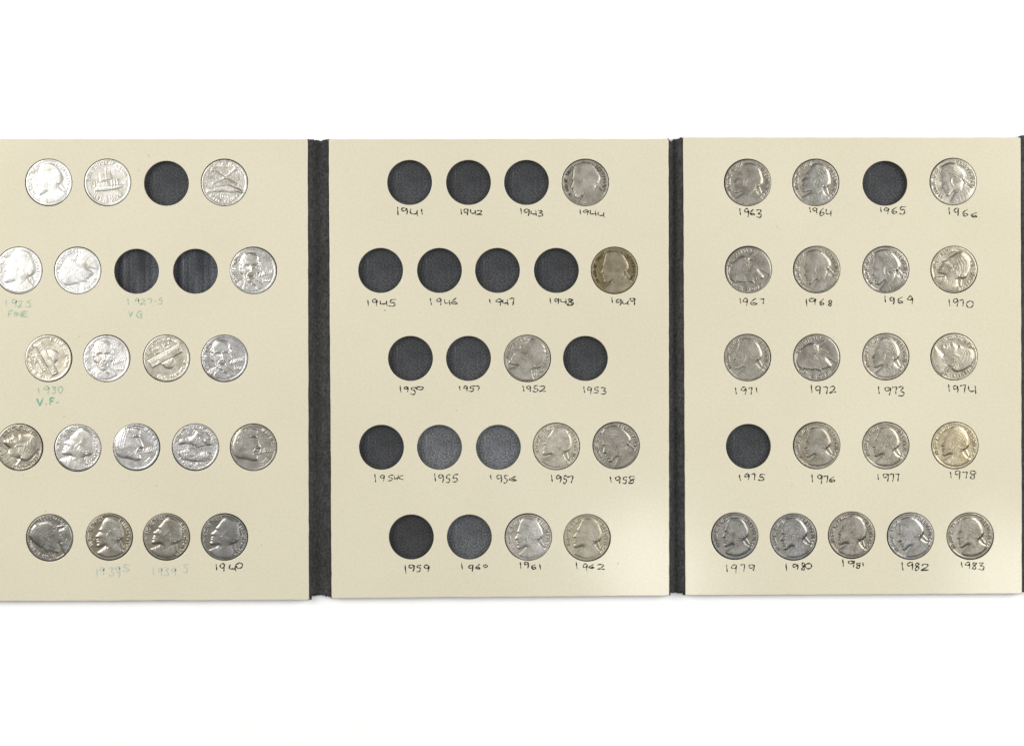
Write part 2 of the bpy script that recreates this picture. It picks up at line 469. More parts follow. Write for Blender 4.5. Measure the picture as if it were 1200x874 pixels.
# ------------------------------------------------------------------ stroke font (x right, y down, unit box)
F = {
 '0': [[(.5,0),(.1,.2),(.02,.6),(.35,1),(.85,.85),(1,.4),(.75,.05),(.45,.02)]],
 '1': [[(.25,0),(.45,.5),(.7,1)]],
 '2': [[(.05,.22),(.4,0),(.8,.15),(.6,.55),(.02,1),(.5,.93),(1,.96)]],
 '3': [[(.05,.05),(.6,0),(.85,.15),(.4,.42),(.95,.65),(.7,.98),(0,.93)]],
 '4': [[(.1,0),(.03,.5),(.35,.68),(.9,.58)], [(.93,.08),(.9,.58),(.97,1)]],
 '5': [[(1,.02),(.35,.05),(.25,.4),(.7,.45),(.85,.75),(.5,1),(0,.9)]],
 '6': [[(.85,0),(.3,.35),(.05,.75),(.4,1),(.95,.88),(.6,.62),(.2,.8)]],
 '7': [[(0,.12),(.5,.06),(.95,.04)], [(.95,.04),(.85,.5),(.7,1)]],
 '8': [[(.95,.12),(.45,0),(.2,.25),(.6,.5),(.8,.8),(.4,1),(.12,.78),(.55,.45),(.95,.12)]],
 '9': [[(.95,.12),(.5,0),(.06,.2),(.2,.46),(.7,.42),(.95,.12),(.93,.5),(.8,1)]],
 'k': [[(0,.1),(.12,.75),(.4,.45)], [(.48,0),(.42,1)], [(1,.08),(.5,.5),(.7,.8),(1,.85)]],
 'h': [[(.95,.1),(.3,0),(.3,.4),(.7,.5),(.6,1),(.1,.9),(.5,.5),(1,.3)]],
 '-': [[(0,.5),(1,.5)]], '.': [[(0,.5),(1,.5)]],
 'A': [[(0,1),(.5,0)],[(.5,0),(1,1)],[(.2,.6),(.8,.6)]],
 'B': [[(0,0),(0,1)],[(0,0),(.8,.1),(.8,.4),(0,.48)],[(0,.48),(.95,.6),(.9,.95),(0,1)]],
 'C': [[(1,.15),(.5,0),(0,.4),(.1,.85),(.6,1),(1,.85)]],
 'D': [[(0,0),(0,1)],[(0,0),(.8,.15),(1,.5),(.8,.85),(0,1)]],
 'E': [[(1,0),(0,0)],[(0,0),(0,1)],[(0,1),(1,1)],[(0,.5),(.8,.5)]],
 'F': [[(1,.02),(0,.05)],[(.05,0),(0,1)],[(0,.5),(.75,.46)]],
 'G': [[(1,.1),(.5,0),(.02,.45),(.3,.95),(.85,.9)],[(.5,.55),(.95,.5),(.85,1)]],
 'I': [[(.5,0),(.5,1)]], 'L': [[(0,0),(0,1)],[(0,1),(1,1)]],
 'M': [[(0,1),(.1,0)],[(.1,0),(.5,.7)],[(.5,.7),(.9,0)],[(.9,0),(1,1)]],
 'N': [[(0,1),(0,0)],[(0,0),(1,1)],[(1,1),(1,0)]],
 'O': [[(.5,0),(0,.35),(.1,.85),(.5,1),(.95,.75),(.95,.25),(.5,0)]],
 'P': [[(0,1),(0,0)],[(0,0),(.9,.1),(.85,.45),(0,.52)]],
 'R': [[(0,1),(0,0)],[(0,0),(.9,.1),(.85,.45),(0,.52)],[(.3,.5),(1,1)]],
 'S': [[(1,.1),(.45,0),(.08,.25),(.6,.5),(.95,.75),(.5,1),(0,.92)]],
 'T': [[(0,0),(1,0)],[(.5,0),(.5,1)]],
 'U': [[(0,0),(.05,.8),(.5,1),(.95,.8),(1,0)]],
 'V': [[(0,0),(.45,1)],[(.45,1),(1,0)]],
 'W': [[(0,0),(.25,1)],[(.25,1),(.5,.3)],[(.5,.3),(.75,1)],[(.75,1),(1,0)]],
 'Y': [[(0,0),(.5,.5)],[(1,0),(.5,.5)],[(.5,.5),(.5,1)]],
 '*': [[(.5,.1),(.5,.9)],[(.1,.35),(.9,.65)],[(.9,.35),(.1,.65)]],
}
def catmull(pts, k=6):
    if len(pts) < 3: 
        a, b = pts[0], pts[-1]
        return [(a[0] + (b[0] - a[0]) * i / k, a[1] + (b[1] - a[1]) * i / k) for i in range(k + 1)]
    out = []
    for i in range(len(pts) - 1):
        p0, p1, p2, p3 = pts[max(i - 1, 0)], pts[i], pts[i + 1], pts[min(i + 2, len(pts) - 1)]
        for j in range(k):
            t = j / k
            out.append(tuple(0.5 * ((2 * p1[c]) + (-p0[c] + p2[c]) * t + (2 * p0[c] - 5 * p1[c] + 4 * p2[c] - p3[c]) * t * t
                                    + (-p0[c] + 3 * p1[c] - 3 * p2[c] + p3[c]) * t ** 3) for c in (0, 1)))
    out.append(tuple(pts[-1]))
    return out

# ------------------------------------------------------------------ coin faces as height fields
NR = 256
ax = np.linspace(-1.04, 1.04, NR)
GX, GY = np.meshgrid(ax, ax)                 # row = v (up), column = u
CELL = ax[1] - ax[0]

def sstep(a, b, x):
    t = np.clip((x - a) / (b - a), 0, 1)
    return t * t * (3 - 2 * t)

def blur(A, s_):
    if s_ <= 0: return A
    r = int(3 * s_ + 1)
    k = np.exp(-0.5 * (np.arange(-r, r + 1) / s_) ** 2); k /= k.sum()
    for axis in (0, 1):
        pad = [(r, r), (0, 0)] if axis == 0 else [(0, 0), (r, r)]
        B = np.pad(A, pad, mode='edge')
        A = sum(k[i] * (B[i:i + A.shape[0], :] if axis == 0 else B[:, i:i + A.shape[1]]) for i in range(2 * r + 1))
    return A

def vnoise(seed, cells, octaves=3):
    rng = np.random.default_rng(seed)
    out = np.zeros((NR, NR)); amp = 1.0
    for o in range(octaves):
        n = cells * 2 ** o
        g = rng.standard_normal((n + 2, n + 2))
        t = np.linspace(0, n, NR); i = np.minimum(t.astype(int), n); f = t - i; f = f * f * (3 - 2 * f)
        i2 = np.minimum(i + 1, n + 1)
        rows = g[i] * (1 - f)[:, None] + g[i2] * f[:, None]
        out += amp * (rows[:, i] * (1 - f)[None] + rows[:, i2] * f[None])
        amp *= 0.5
    return out

class Relief:
    def __init__(self, detail=0.5):
        self.detail = detail
        self.H = np.zeros((NR, NR)); self.M = np.zeros((NR, NR), bool); self.T = np.zeros((NR, NR))
    def sd(self, pts, smooth=True):
        if smooth: pts = catmull(list(pts) + [pts[0]], 5)[:-1]
        p = np.array(pts); q = np.roll(p, -1, 0)
        d = np.full((NR, NR), 9.0); ins = np.zeros((NR, NR), bool)
        for (ax_, ay_), (bx, by) in zip(p, q):
            ex, ey = bx - ax_, by - ay_
            L = ex * ex + ey * ey
            if L < 1e-12: continue
            t = np.clip(((GX - ax_) * ex + (GY - ay_) * ey) / L, 0, 1)
            np.minimum(d, np.hypot(GX - ax_ - t * ex, GY - ay_ - t * ey), out=d)
            if ay_ != by:
                c = ((ay_ > GY) != (by > GY)) & (GX < ex * (GY - ay_) / (by - ay_) + ax_)
                ins ^= c
        return np.where(ins, d, -d)
    def dome(self, pts, h_edge, h_dome, w_edge=.035, w_dome=.25, smooth=True, motif=True):
        s_ = np.maximum(self.sd(pts, smooth), 0)
        lay = h_edge * (1 - np.exp(-s_ / w_edge)) + h_dome * (1 - np.exp(-s_ / w_dome))
        self.H = np.maximum(self.H, lay)
        if motif: self.M |= s_ > 0
        return s_
    def slab(self, pts, h, bev=.03, motif=True, add=True, smooth=False):
        s_ = self.sd(pts, smooth)
        lay = h * sstep(0, bev, s_)
        self.H = self.H + lay if add else np.maximum(self.H, lay)
        if motif: self.M |= s_ > 0
    def blob(self, x, y, rx, ry, h, ang=0):
        c, s_ = math.cos(math.radians(ang)), math.sin(math.radians(ang))
        u = ((GX - x) * c + (GY - y) * s_) / rx; v = (-(GX - x) * s_ + (GY - y) * c) / ry
        self.H += self.detail * h * np.exp(-(u * u + v * v))
    def lay_stroke(self, A, pts, w):
        for (x0, y0), (x1, y1) in zip(pts[:-1], pts[1:]):
            lo = lambda v: max(0, int((v - w + 1.04) / CELL) - 1)
            hi = lambda v: min(NR, int((v + w + 1.04) / CELL) + 3)
            a, b, c, d = lo(min(x0, x1)), hi(max(x0, x1)), lo(min(y0, y1)), hi(max(y0, y1))
            if a >= b or c >= d: continue
            X, Y = GX[c:d, a:b], GY[c:d, a:b]
            ex, ey = x1 - x0, y1 - y0
            L = ex * ex + ey * ey + 1e-12
            t = np.clip(((X - x0) * ex + (Y - y0) * ey) / L, 0, 1)
            dd = np.hypot(X - x0 - t * ex, Y - y0 - t * ey)
            A[c:d, a:b] = np.maximum(A[c:d, a:b], 1 - sstep(w * .25, w, dd))
    def stroke(self, pts, w, h, smooth=True, motif=False):
        A = np.zeros((NR, NR))
        self.lay_stroke(A, catmull(pts, 6) if smooth else pts, w)
        self.H += h * A * (1.0 if motif else self.detail)
        if motif: self.M |= A > .3
    def text_arc(self, txt, a0, a1, r, hgt, w=.026, inward=False):
        n = len(txt)
        for i, ch in enumerate(txt):
            if ch == ' ' or ch not in F: continue
            ang = math.radians(a0 + (a1 - a0) * (i + .5) / n)
            wid = abs(math.radians(a1 - a0)) * r / n * .66
            er = (math.cos(ang), math.sin(ang))
            up = (-er[0], -er[1]) if inward else er
            rt = (up[1], -up[0])
            cx, cy = er[0] * r, er[1] * r
            for st in F[ch]:
                pts = [(cx + rt[0] * (x - .5) * wid + up[0] * (.5 - y) * hgt, cy + rt[1] * (x - .5) * wid + up[1] * (.5 - y) * hgt) for x, y in st]
                self.lay_stroke(self.T, catmull(pts, 4) if len(pts) > 2 else pts, w)
    def text(self, txt, x0, x1, yc, hgt, w=.024, slant=0.0, rise=0.0):
        n = len(txt); wid = (x1 - x0) / n
        for i, ch in enumerate(txt):
            if ch == ' ' or ch not in F: continue
            for st in F[ch]:
                pts = [(x0 + wid * (i + x * .68 + .1) + slant * (.5 - y) * hgt, yc + rise * i + (.5 - y) * hgt) for x, y in st]
                self.lay_stroke(self.T, catmull(pts, 4) if len(pts) > 2 else pts, w)

HEAD = [(.0,.85),(-.16,.84),(-.27,.77),(-.345,.66),(-.39,.53),(-.43,.42),(-.475,.33),(-.495,.28),(-.475,.225),(-.525,.12),(-.615,-.0),(-.625,-.05),
        (-.55,-.085),(-.545,-.13),(-.585,-.18),(-.545,-.22),(-.57,-.275),(-.52,-.325),(-.545,-.41),(-.51,-.485),(-.42,-.50),(-.29,-.445),(-.15,-.40),
        (-.10,-.50),(-.02,-.60),(.20,-.55),(.34,-.30),(.42,-.16),(.53,-.10),(.62,.06),(.60,.26),(.53,.44),(.45,.61),(.32,.75),(.15,.83)]
HAIR = [(-.02,.84),(-.14,.83),(-.22,.76),(-.21,.66),(-.13,.56),(-.08,.44),(-.06,.30),(-.11,.16),(-.11,.02),(-.04,.08),(.03,.16),(.07,.06),(.06,-.08),(.14,-.20),(.28,-.24),(.40,-.15),
        (.52,-.09),(.61,.06),(.59,.26),(.53,.44),(.44,.60),(.31,.74),(.15,.82)]
BUST = [(-.17,-.42),(-.25,-.52),(-.40,-.64),(-.50,-.74),(-.40,-.85),(-.2,-.915),(0,-.935),(.30,-.885),(.54,-.76),(.70,-.60),(.64,-.50),(.50,-.40),(.36,-.24),(.20,-.30),(.05,-.36)]

def design_profile(scale=1.0, date='1964'):
    R = Relief()
    sc = lambda pts: [(x * scale + .02, y * scale if scale <= 1 else y * scale - (scale - 1) * .25) for x, y in pts]
    R.dome(sc(BUST), .038, .012, .046, .25)
    hair_s = R.dome(sc(HEAD), .046, .022, .050, .28)
    hs = R.sd(sc(HAIR)); R.H += .007 * sstep(-.04, .10, hs)
    pt = lambda x, y: sc([(x, y)])[0]
    def bl(x, y, rx, ry, h, a=0):
        q = pt(x, y); R.blob(q[0], q[1], rx * scale, ry * scale, h, a)
    # face
    bl(-.40, .17, .075, .055, -.026, -10); bl(-.405, .165, .03, .022, .012)
    bl(-.44, .28, .09, .035, .016, 20); bl(-.50, .0, .05, .09, .014, -25)
    bl(-.26, .02, .14, .10, .016); bl(-.38, -.10, .04, .10, -.012, -20); bl(-.48, -.42, .06, .05, .014)
    bl(-.22, -.28, .16, .07, .010, 20); bl(-.05, -.44, .15, .06, -.016, 25)
    R.stroke(sc([(-.56,-.20),(-.46,-.205),(-.38,-.22)]), .025, -.016)
    R.stroke(sc([(-.50,.22),(-.42,.235),(-.32,.20)]), .025, .010)
    # ear, side hair
    R.stroke(sc([(-.06,.12),(.0,.16),(.05,.08),(.02,-.06),(-.03,-.10)]), .035, .007)
    bl(-.01, .04, .035, .07, -.006)
    # hair waves swept back to the queue
    top = [(-.36,.62),(-.20,.76),(.04,.80),(.28,.68),(.44,.42),(.46,.16),(.40,.0)]
    bot = [(-.22,.34),(-.12,.36),(.02,.28),(.14,.18),(.22,.10),(.28,.02),(.34,-.06)]
    for k in range(9):
        t = k / 8
        wob = .012 * math.sin(k * 2.3)
        line = [(a[0] * (1 - t) + b[0] * t + wob, a[1] * (1 - t) + b[1] * t + (.012 if i % 2 else -.012)) for i, (a, b) in enumerate(zip(top, bot))]
        R.stroke(sc(line), .034, .0040 if k % 2 == 0 else -.0030)
    R.stroke(sc([(-.10,.10),(-.13,-.02),(-.10,-.14)]), .04, .014)
    for k in range(3):
        R.stroke(sc([(.10 + .07 * k, -.02), (.18 + .07 * k, -.09), (.30 + .04 * k, -.10)]), .028, .012)
    # ribbon and queue
    bl(.48, .02, .10, .09, .030); bl(.30, .0, .08, .06, .014); bl(.40, -.06, .03, .07, -.016, -30)
    R.stroke(sc([(.42,-.06),(.49,-.18),(.55,-.30),(.60,-.40)]), .06, .022, motif=True)
    R.stroke(sc([(.40,-.08),(.43,-.20),(.46,-.32)]), .035, .012, motif=True)
    # coat
    for k, (a, b, c) in enumerate([((-.12,-.50),(-.06,-.68),(-.08,-.90)), ((.04,-.48),(.14,-.66),(.12,-.88)), ((.24,-.36),(.32,-.56),(.34,-.80)), ((-.22,-.60),(-.16,-.78),(-.20,-.90))]):
        R.stroke(sc([a, b, c]), .035, .006 if k % 2 == 0 else -.006)
    R.text_arc("IN GOD WE TRUST", 213, 112, .845, .125)
    R.text_arc("LIBERTY*" + date, 62, -44, .845, .125)
    return R

def design_building(**k):
    R = Relief()
    R.slab([(-.78,-.24),(.78,-.24),(.78,.10),(-.78,.10)], .046, .05)     # long facade
    R.slab([(-.80,-.30),(.80,-.30),(.80,-.22),(-.80,-.22)], .016, .03)   # steps
    R.slab([(-.34,-.20),(.34,-.20),(.34,.16),(-.34,.16)], .010, .03)     # centre block
    R.dome([(-.30,.06),(.30,.06),(.29,.22),(.24,.36),(.12,.46),(0,.49),(-.12,.46),(-.24,.36),(-.29,.22)], .050, .02, .05, .15)
    R.slab([(-.24,.06),(.24,.06),(0,.18)], .010, .03)                    # pediment
    for i in range(6):
        x = -.20 + .08 * i
        R.stroke([(x, -.19), (x, .07)], .024, .007, smooth=False)
    for i in range(3):
        for sgn in (-1, 1):
            x = sgn * (.43 + .12 * i)
            R.slab([(x - .03, -.14), (x + .03, -.14), (x + .03, .0), (x - .03, .0)], -.005, .02)
    R.text_arc("E PLURIBUS UNUM", 145, 35, .845, .115)
    R.text_arc("UNITED STATES OF AMERICA", 203, 337, .85, .11, w=.022, inward=True)
    R.text("MONTICELLO", -.40, .40, -.38, .085, .02)
    R.text("FIVE CENTS", -.42, .42, -.55, .10, .022)
    R.T *= .6
    return R

def design_front(scale=1.0, **k):
    R = Relief(0.95)
    cx = -.14
    R.dome([(cx-.62,-.62),(cx-.42,-.44),(cx-.16,-.36),(cx+.18,-.36),(cx+.42,-.48),(cx+.60,-.70),(cx+.3,-.86),(0,-.92),(cx-.3,-.86)], .022, .025, .03, .2)
    R.dome([(cx,.80),(cx-.24,.76),(cx-.38,.58),(cx-.42,.34),(cx-.47,.10),(cx-.43,-.10),(cx-.34,-.18),(cx-.26,-.42),(cx-.08,-.58),(cx+.10,-.56),
            (cx+.26,-.38),(cx+.33,-.14),(cx+.42,-.06),(cx+.44,.14),(cx+.39,.38),(cx+.34,.62),(cx+.20,.77)], .038, .05, .03, .26)
    for sgn in (-1, 1):
        ex = cx + .01 + sgn * .16
        R.blob(ex, .16, .095, .06, -.034); R.blob(ex, .15, .04, .028, .018)
        R.stroke([(ex - .12, .24), (ex, .29), (ex + .12, .25)], .035, .022)
        R.blob(cx + sgn * .20, -.06, .10, .11, .016)
        R.stroke([(cx + sgn * .10, -.08), (cx + sgn * .17, -.20), (cx + sgn * .16, -.28)], .03, -.014)
        for j in range(3):
            R.stroke([(cx + sgn * (.38 + .015 * j), .44 - .16 * j), (cx + sgn * (.46 - .01 * j), .34 - .16 * j), (cx + sgn * .38, .24 - .16 * j)], .03, .018)
        R.stroke([(cx + sgn * .10, -.58), (cx + sgn * .26, -.66), (cx + sgn * .30, -.86)], .04, .020)
    R.stroke([(cx + .03, .22), (cx + .03, .05), (cx + .05, -.05)], .045, .032)
    R.blob(cx + .03, -.07, .07, .035, .022)
    R.stroke([(cx - .10, -.235), (cx + .03, -.225), (cx + .15, -.24)], .026, -.028)
    R.stroke([(cx - .06, -.29), (cx + .03, -.30), (cx + .11, -.29)], .03, .014)
    R.blob(cx + .02, -.42, .09, .06, .020)
    for j in range(5):
        R.stroke([(cx - .30 + .04 * j, .50 + .03 * j), (cx - .12 + .05 * j, .70), (cx + .12 + .04 * j, .68 - .04 * j), (cx + .30, .48 - .02 * j)], .024, .014 if j % 2 == 0 else -.012)
    R.text("LIBERTY", .28, .86, -.16, .16, .024, slant=.3, rise=.025)
    R.text("2006", .42, .78, -.42, .12, .022)
    R.text_arc("IN GOD WE TRUST", 232, 130, .86, .10, w=.022)
    return R

def design_closeup(**k):
    R = Relief(0.95)
    face = [(-.55,.80),(-.25,.84),(.02,.83),(.17,.72),(.19,.58),(.155,.46),(.17,.38),(.22,.26),(.30,.10),(.335,.02),(.30,-.04),(.215,-.055),(.20,-.11),
            (.245,-.16),(.205,-.215),(.235,-.28),(.185,-.33),(.18,-.40),(.19,-.50),(.13,-.58),(-.02,-.60),(-.20,-.55),(-.45,-.50),(-.70,-.46),(-.86,-.32),(-.93,0),(-.86,.36),(-.72,.62)]
    R.dome(face, .042, .055, .035, .32)
    R.blob(.03, .36, .12, .07, -.040, -8); R.blob(.03, .345, .055, .035, .026); R.stroke([(-.10,.47),(.04,.50),(.15,.45)], .045, .028)
    R.blob(.20, .06, .06, .16, .020, 22); R.blob(.14, -.02, .05, .04, .016); R.blob(.02, .12, .05, .12, -.022, 20)
    R.blob(-.18, .06, .18, .14, .022); R.stroke([(.22,-.16),(.12,-.175),(.02,-.20)], .03, -.030)
    R.stroke([(.06,-.02),(-.02,-.14),(-.03,-.28)], .04, -.020); R.blob(.12, -.47, .10, .08, .024); R.blob(-.30, -.30, .22, .12, .016, 15)
    for j in range(6):
        R.stroke([(-.30 - .07 * j, .80 - .06 * j), (-.42 - .06 * j, .52 - .05 * j), (-.50 - .05 * j, .22 - .05 * j), (-.55 - .05 * j, -.05)], .040, .003 if j % 2 == 0 else -.003)
    R.text("LIBERTY", .30, .90, -.16, .18, .026, slant=.3, rise=.015)
    R.text_arc("IN GOD WE TRUST", 66, -8, .86, .10, w=.022)
    R.text_arc("2005", -38, -62, .80, .12, w=.024)
    return R

def design_boat(**k):
    R = Relief()
    R.dome([(-.62,-.20),(-.50,-.34),(.40,-.34),(.66,-.16),(.44,-.14),(-.40,-.12)], .032, .03, .03, .12)
    R.slab([(-.44,-.14),(.06,-.14),(.04,.06),(-.42,.06)], .030)
    R.slab([(-.36,.06),(.22,.10),(.18,.52),(-.34,.44)], .022, .05)
    R.stroke([(-.04,-.12),(-.02,.64)], .03, .03, smooth=False, motif=True)
    for x in (-.56, -.46, .18, .30, .42):
        R.blob(x, -.05, .035, .10, .040); R.blob(x, .07, .03, .03, .035)
        R.stroke([(x, -.05), (x - .06, -.40)], .018, .018, smooth=False)
    for j in range(4):
        R.stroke([(-.74, -.42 - .05 * j), (-.25, -.39 - .05 * j), (.25, -.43 - .05 * j), (.72, -.38 - .05 * j)], .022, .016)
    R.text_arc("UNITED STATES OF AMERICA", 168, 12, .85, .11, w=.022)
    R.text_arc("LEWIS CLARK", 218, 322, .80, .10, w=.022, inward=True)
    R.text("FIVE CENTS", -.40, .40, -.66, .09, .02)
    return R

def design_hands(**k):
    R = Relief()
    R.stroke([(-.52,.56),(.0,.22),(.50,-.06)], .05, .034, motif=True); R.stroke([(.44,.60),(.0,.22),(-.50,-.02)], .05, .034, motif=True)
    R.slab([(-.64,.50),(-.50,.72),(-.40,.62),(-.48,.46)], .035, .04); R.dome([(.36,.62),(.48,.70),(.56,.58),(.44,.50)], .03, .02, .03, .1)
    R.dome([(-.80,-.30),(-.42,-.16),(-.10,-.10),(.16,-.12),(.28,-.24),(.12,-.36),(-.20,-.40),(-.50,-.42),(-.78,-.46)], .036, .034, .03, .14)
    R.dome([(.80,-.34),(.46,-.18),(.14,-.08),(-.10,-.16),(-.18,-.30),(0,-.38),(.30,-.44),(.56,-.42),(.80,-.48)], .036, .036, .03, .14)
    for j in range(4):
        R.stroke([(-.14 + .085 * j, -.14), (-.11 + .085 * j, -.26), (-.14 + .085 * j, -.36)], .026, .020)
    R.stroke([(.46,-.16),(.50,-.44)], .03, -.02); R.stroke([(-.46,-.16),(-.50,-.44)], .03, -.02)
    R.text_arc("UNITED STATES OF AMERICA", 160, 20, .85, .11, w=.022)
    R.text_arc("FIVE CENTS", 222, 318, .82, .10, w=.022, inward=True)
    R.text("LOUISIANA", -.46, .46, .74, .09, .02); R.text("1803", -.2, .2, -.60, .09, .02)
    return R

def design_shore(**k):
    R = Relief()
    R.dome([(-.80,.30),(-.46,.40),(-.10,.50),(.04,.70),(.30,.66),(.62,.40),(.70,.10),(.40,.06),(.12,-.02),(-.14,.08),(-.40,.14),(-.72,.10)], .030, .035, .04, .15)
    R.dome([(-.78,-.24),(-.40,-.10),(-.06,-.12),(.12,-.26),(.44,-.20),(.74,-.30),(.60,-.56),(.20,-.64),(-.24,-.60),(-.62,-.50)], .030, .03, .04, .15)
    n = vnoise(77, 14, 3)
    R.H += np.where(R.M, n * .010, n * .004)
    for j in range(7):
        R.blob(-.10 + .06 * j, -.04 + .05 * math.sin(j * 2.1), .03, .05, .03)
    for j in range(3):
        R.stroke([(-.6, .02 - .07 * j), (-.3, .06 - .07 * j), (-.02, .0 - .07 * j)], .022, .014)
    R.text_arc("UNITED STATES OF AMERICA", 165, 15, .85, .11, w=.022)
    R.text_arc("E PLURIBUS UNUM", 215, 325, .84, .10, w=.022, inward=True)
    R.text("FIVE CENTS", -.40, .40, -.74, .08, .018)
    return R

DESIGN = {'profile': design_profile, 'building': design_building, 'front': design_front, 'closeup': design_closeup,
          'boat': design_boat, 'hands': design_hands, 'shore': design_shore}
MOTIF = {'profile': 'portrait', 'front': 'portrait', 'closeup': 'portrait', 'building': 'building_relief',
         'boat': 'boat_relief', 'hands': 'emblem_relief', 'shore': 'landscape_relief'}

# disc grid by the concentric map (even cells, clean circular edge)
NG = 120
g = np.linspace(-1, 1, NG + 1)
A_, B_ = np.meshgrid(g, g)
big = np.abs(A_) > np.abs(B_)
with np.errstate(divide='ignore', invalid='ignore'):
    phi = np.where(big, (math.pi / 4) * np.nan_to_num(B_ / A_), math.pi / 2 - (math.pi / 4) * np.nan_to_num(A_ / B_))
rad = np.where(big, A_, B_)
DU, DV = rad * np.cos(phi), rad * np.sin(phi)
idx = np.arange((NG + 1) ** 2).reshape(NG + 1, NG + 1)
QUADS = np.stack([idx[:-1, :-1], idx[:-1, 1:], idx[1:, 1:], idx[1:, :-1]], -1).reshape(-1, 4)
LOOP = np.concatenate([idx[0, :], idx[1:, -1], idx[-1, -2::-1], idx[-2:0:-1, 0]])

def samp(A, u, v):
    x = (u + 1.04) / CELL; y = (v + 1.04) / CELL
    i = np.clip(x.astype(int), 0, NR - 2); j = np.clip(y.astype(int), 0, NR - 2)
    fx, fy = x - i, y - j
    return A[j, i] * (1 - fx) * (1 - fy) + A[j, i + 1] * fx * (1 - fy) + A[j + 1, i] * (1 - fx) * fy + A[j + 1, i + 1] * fx * fy

RR = np.hypot(GX, GY)
def part_mesh(name, co, quads, nrm, extra_ngon=None):
    used = np.unique(quads)
    remap = np.zeros(len(co), int); remap[used] = np.arange(len(used))
    q = remap[quads]
    me = bpy.data.meshes.new(name)
    me.vertices.add(len(used)); me.vertices.foreach_set("co", co[used].astype(np.float32).ravel())
    me.loops.add(q.size); me.loops.foreach_set("vertex_index", q.astype(np.int32).ravel())
    me.polygons.add(len(q)); me.polygons.foreach_set("loop_start", np.arange(0, q.size, 4, dtype=np.int32))
    me.update(calc_edges=True)
    me.polygons.foreach_set("use_smooth", np.ones(len(q), bool))
    at = me.attributes.new("custom_normal", 'FLOAT_VECTOR', 'POINT')
    at.data.foreach_set("vector", nrm[used].astype(np.float32).ravel())
    me.materials.append(M_COIN)
    return me

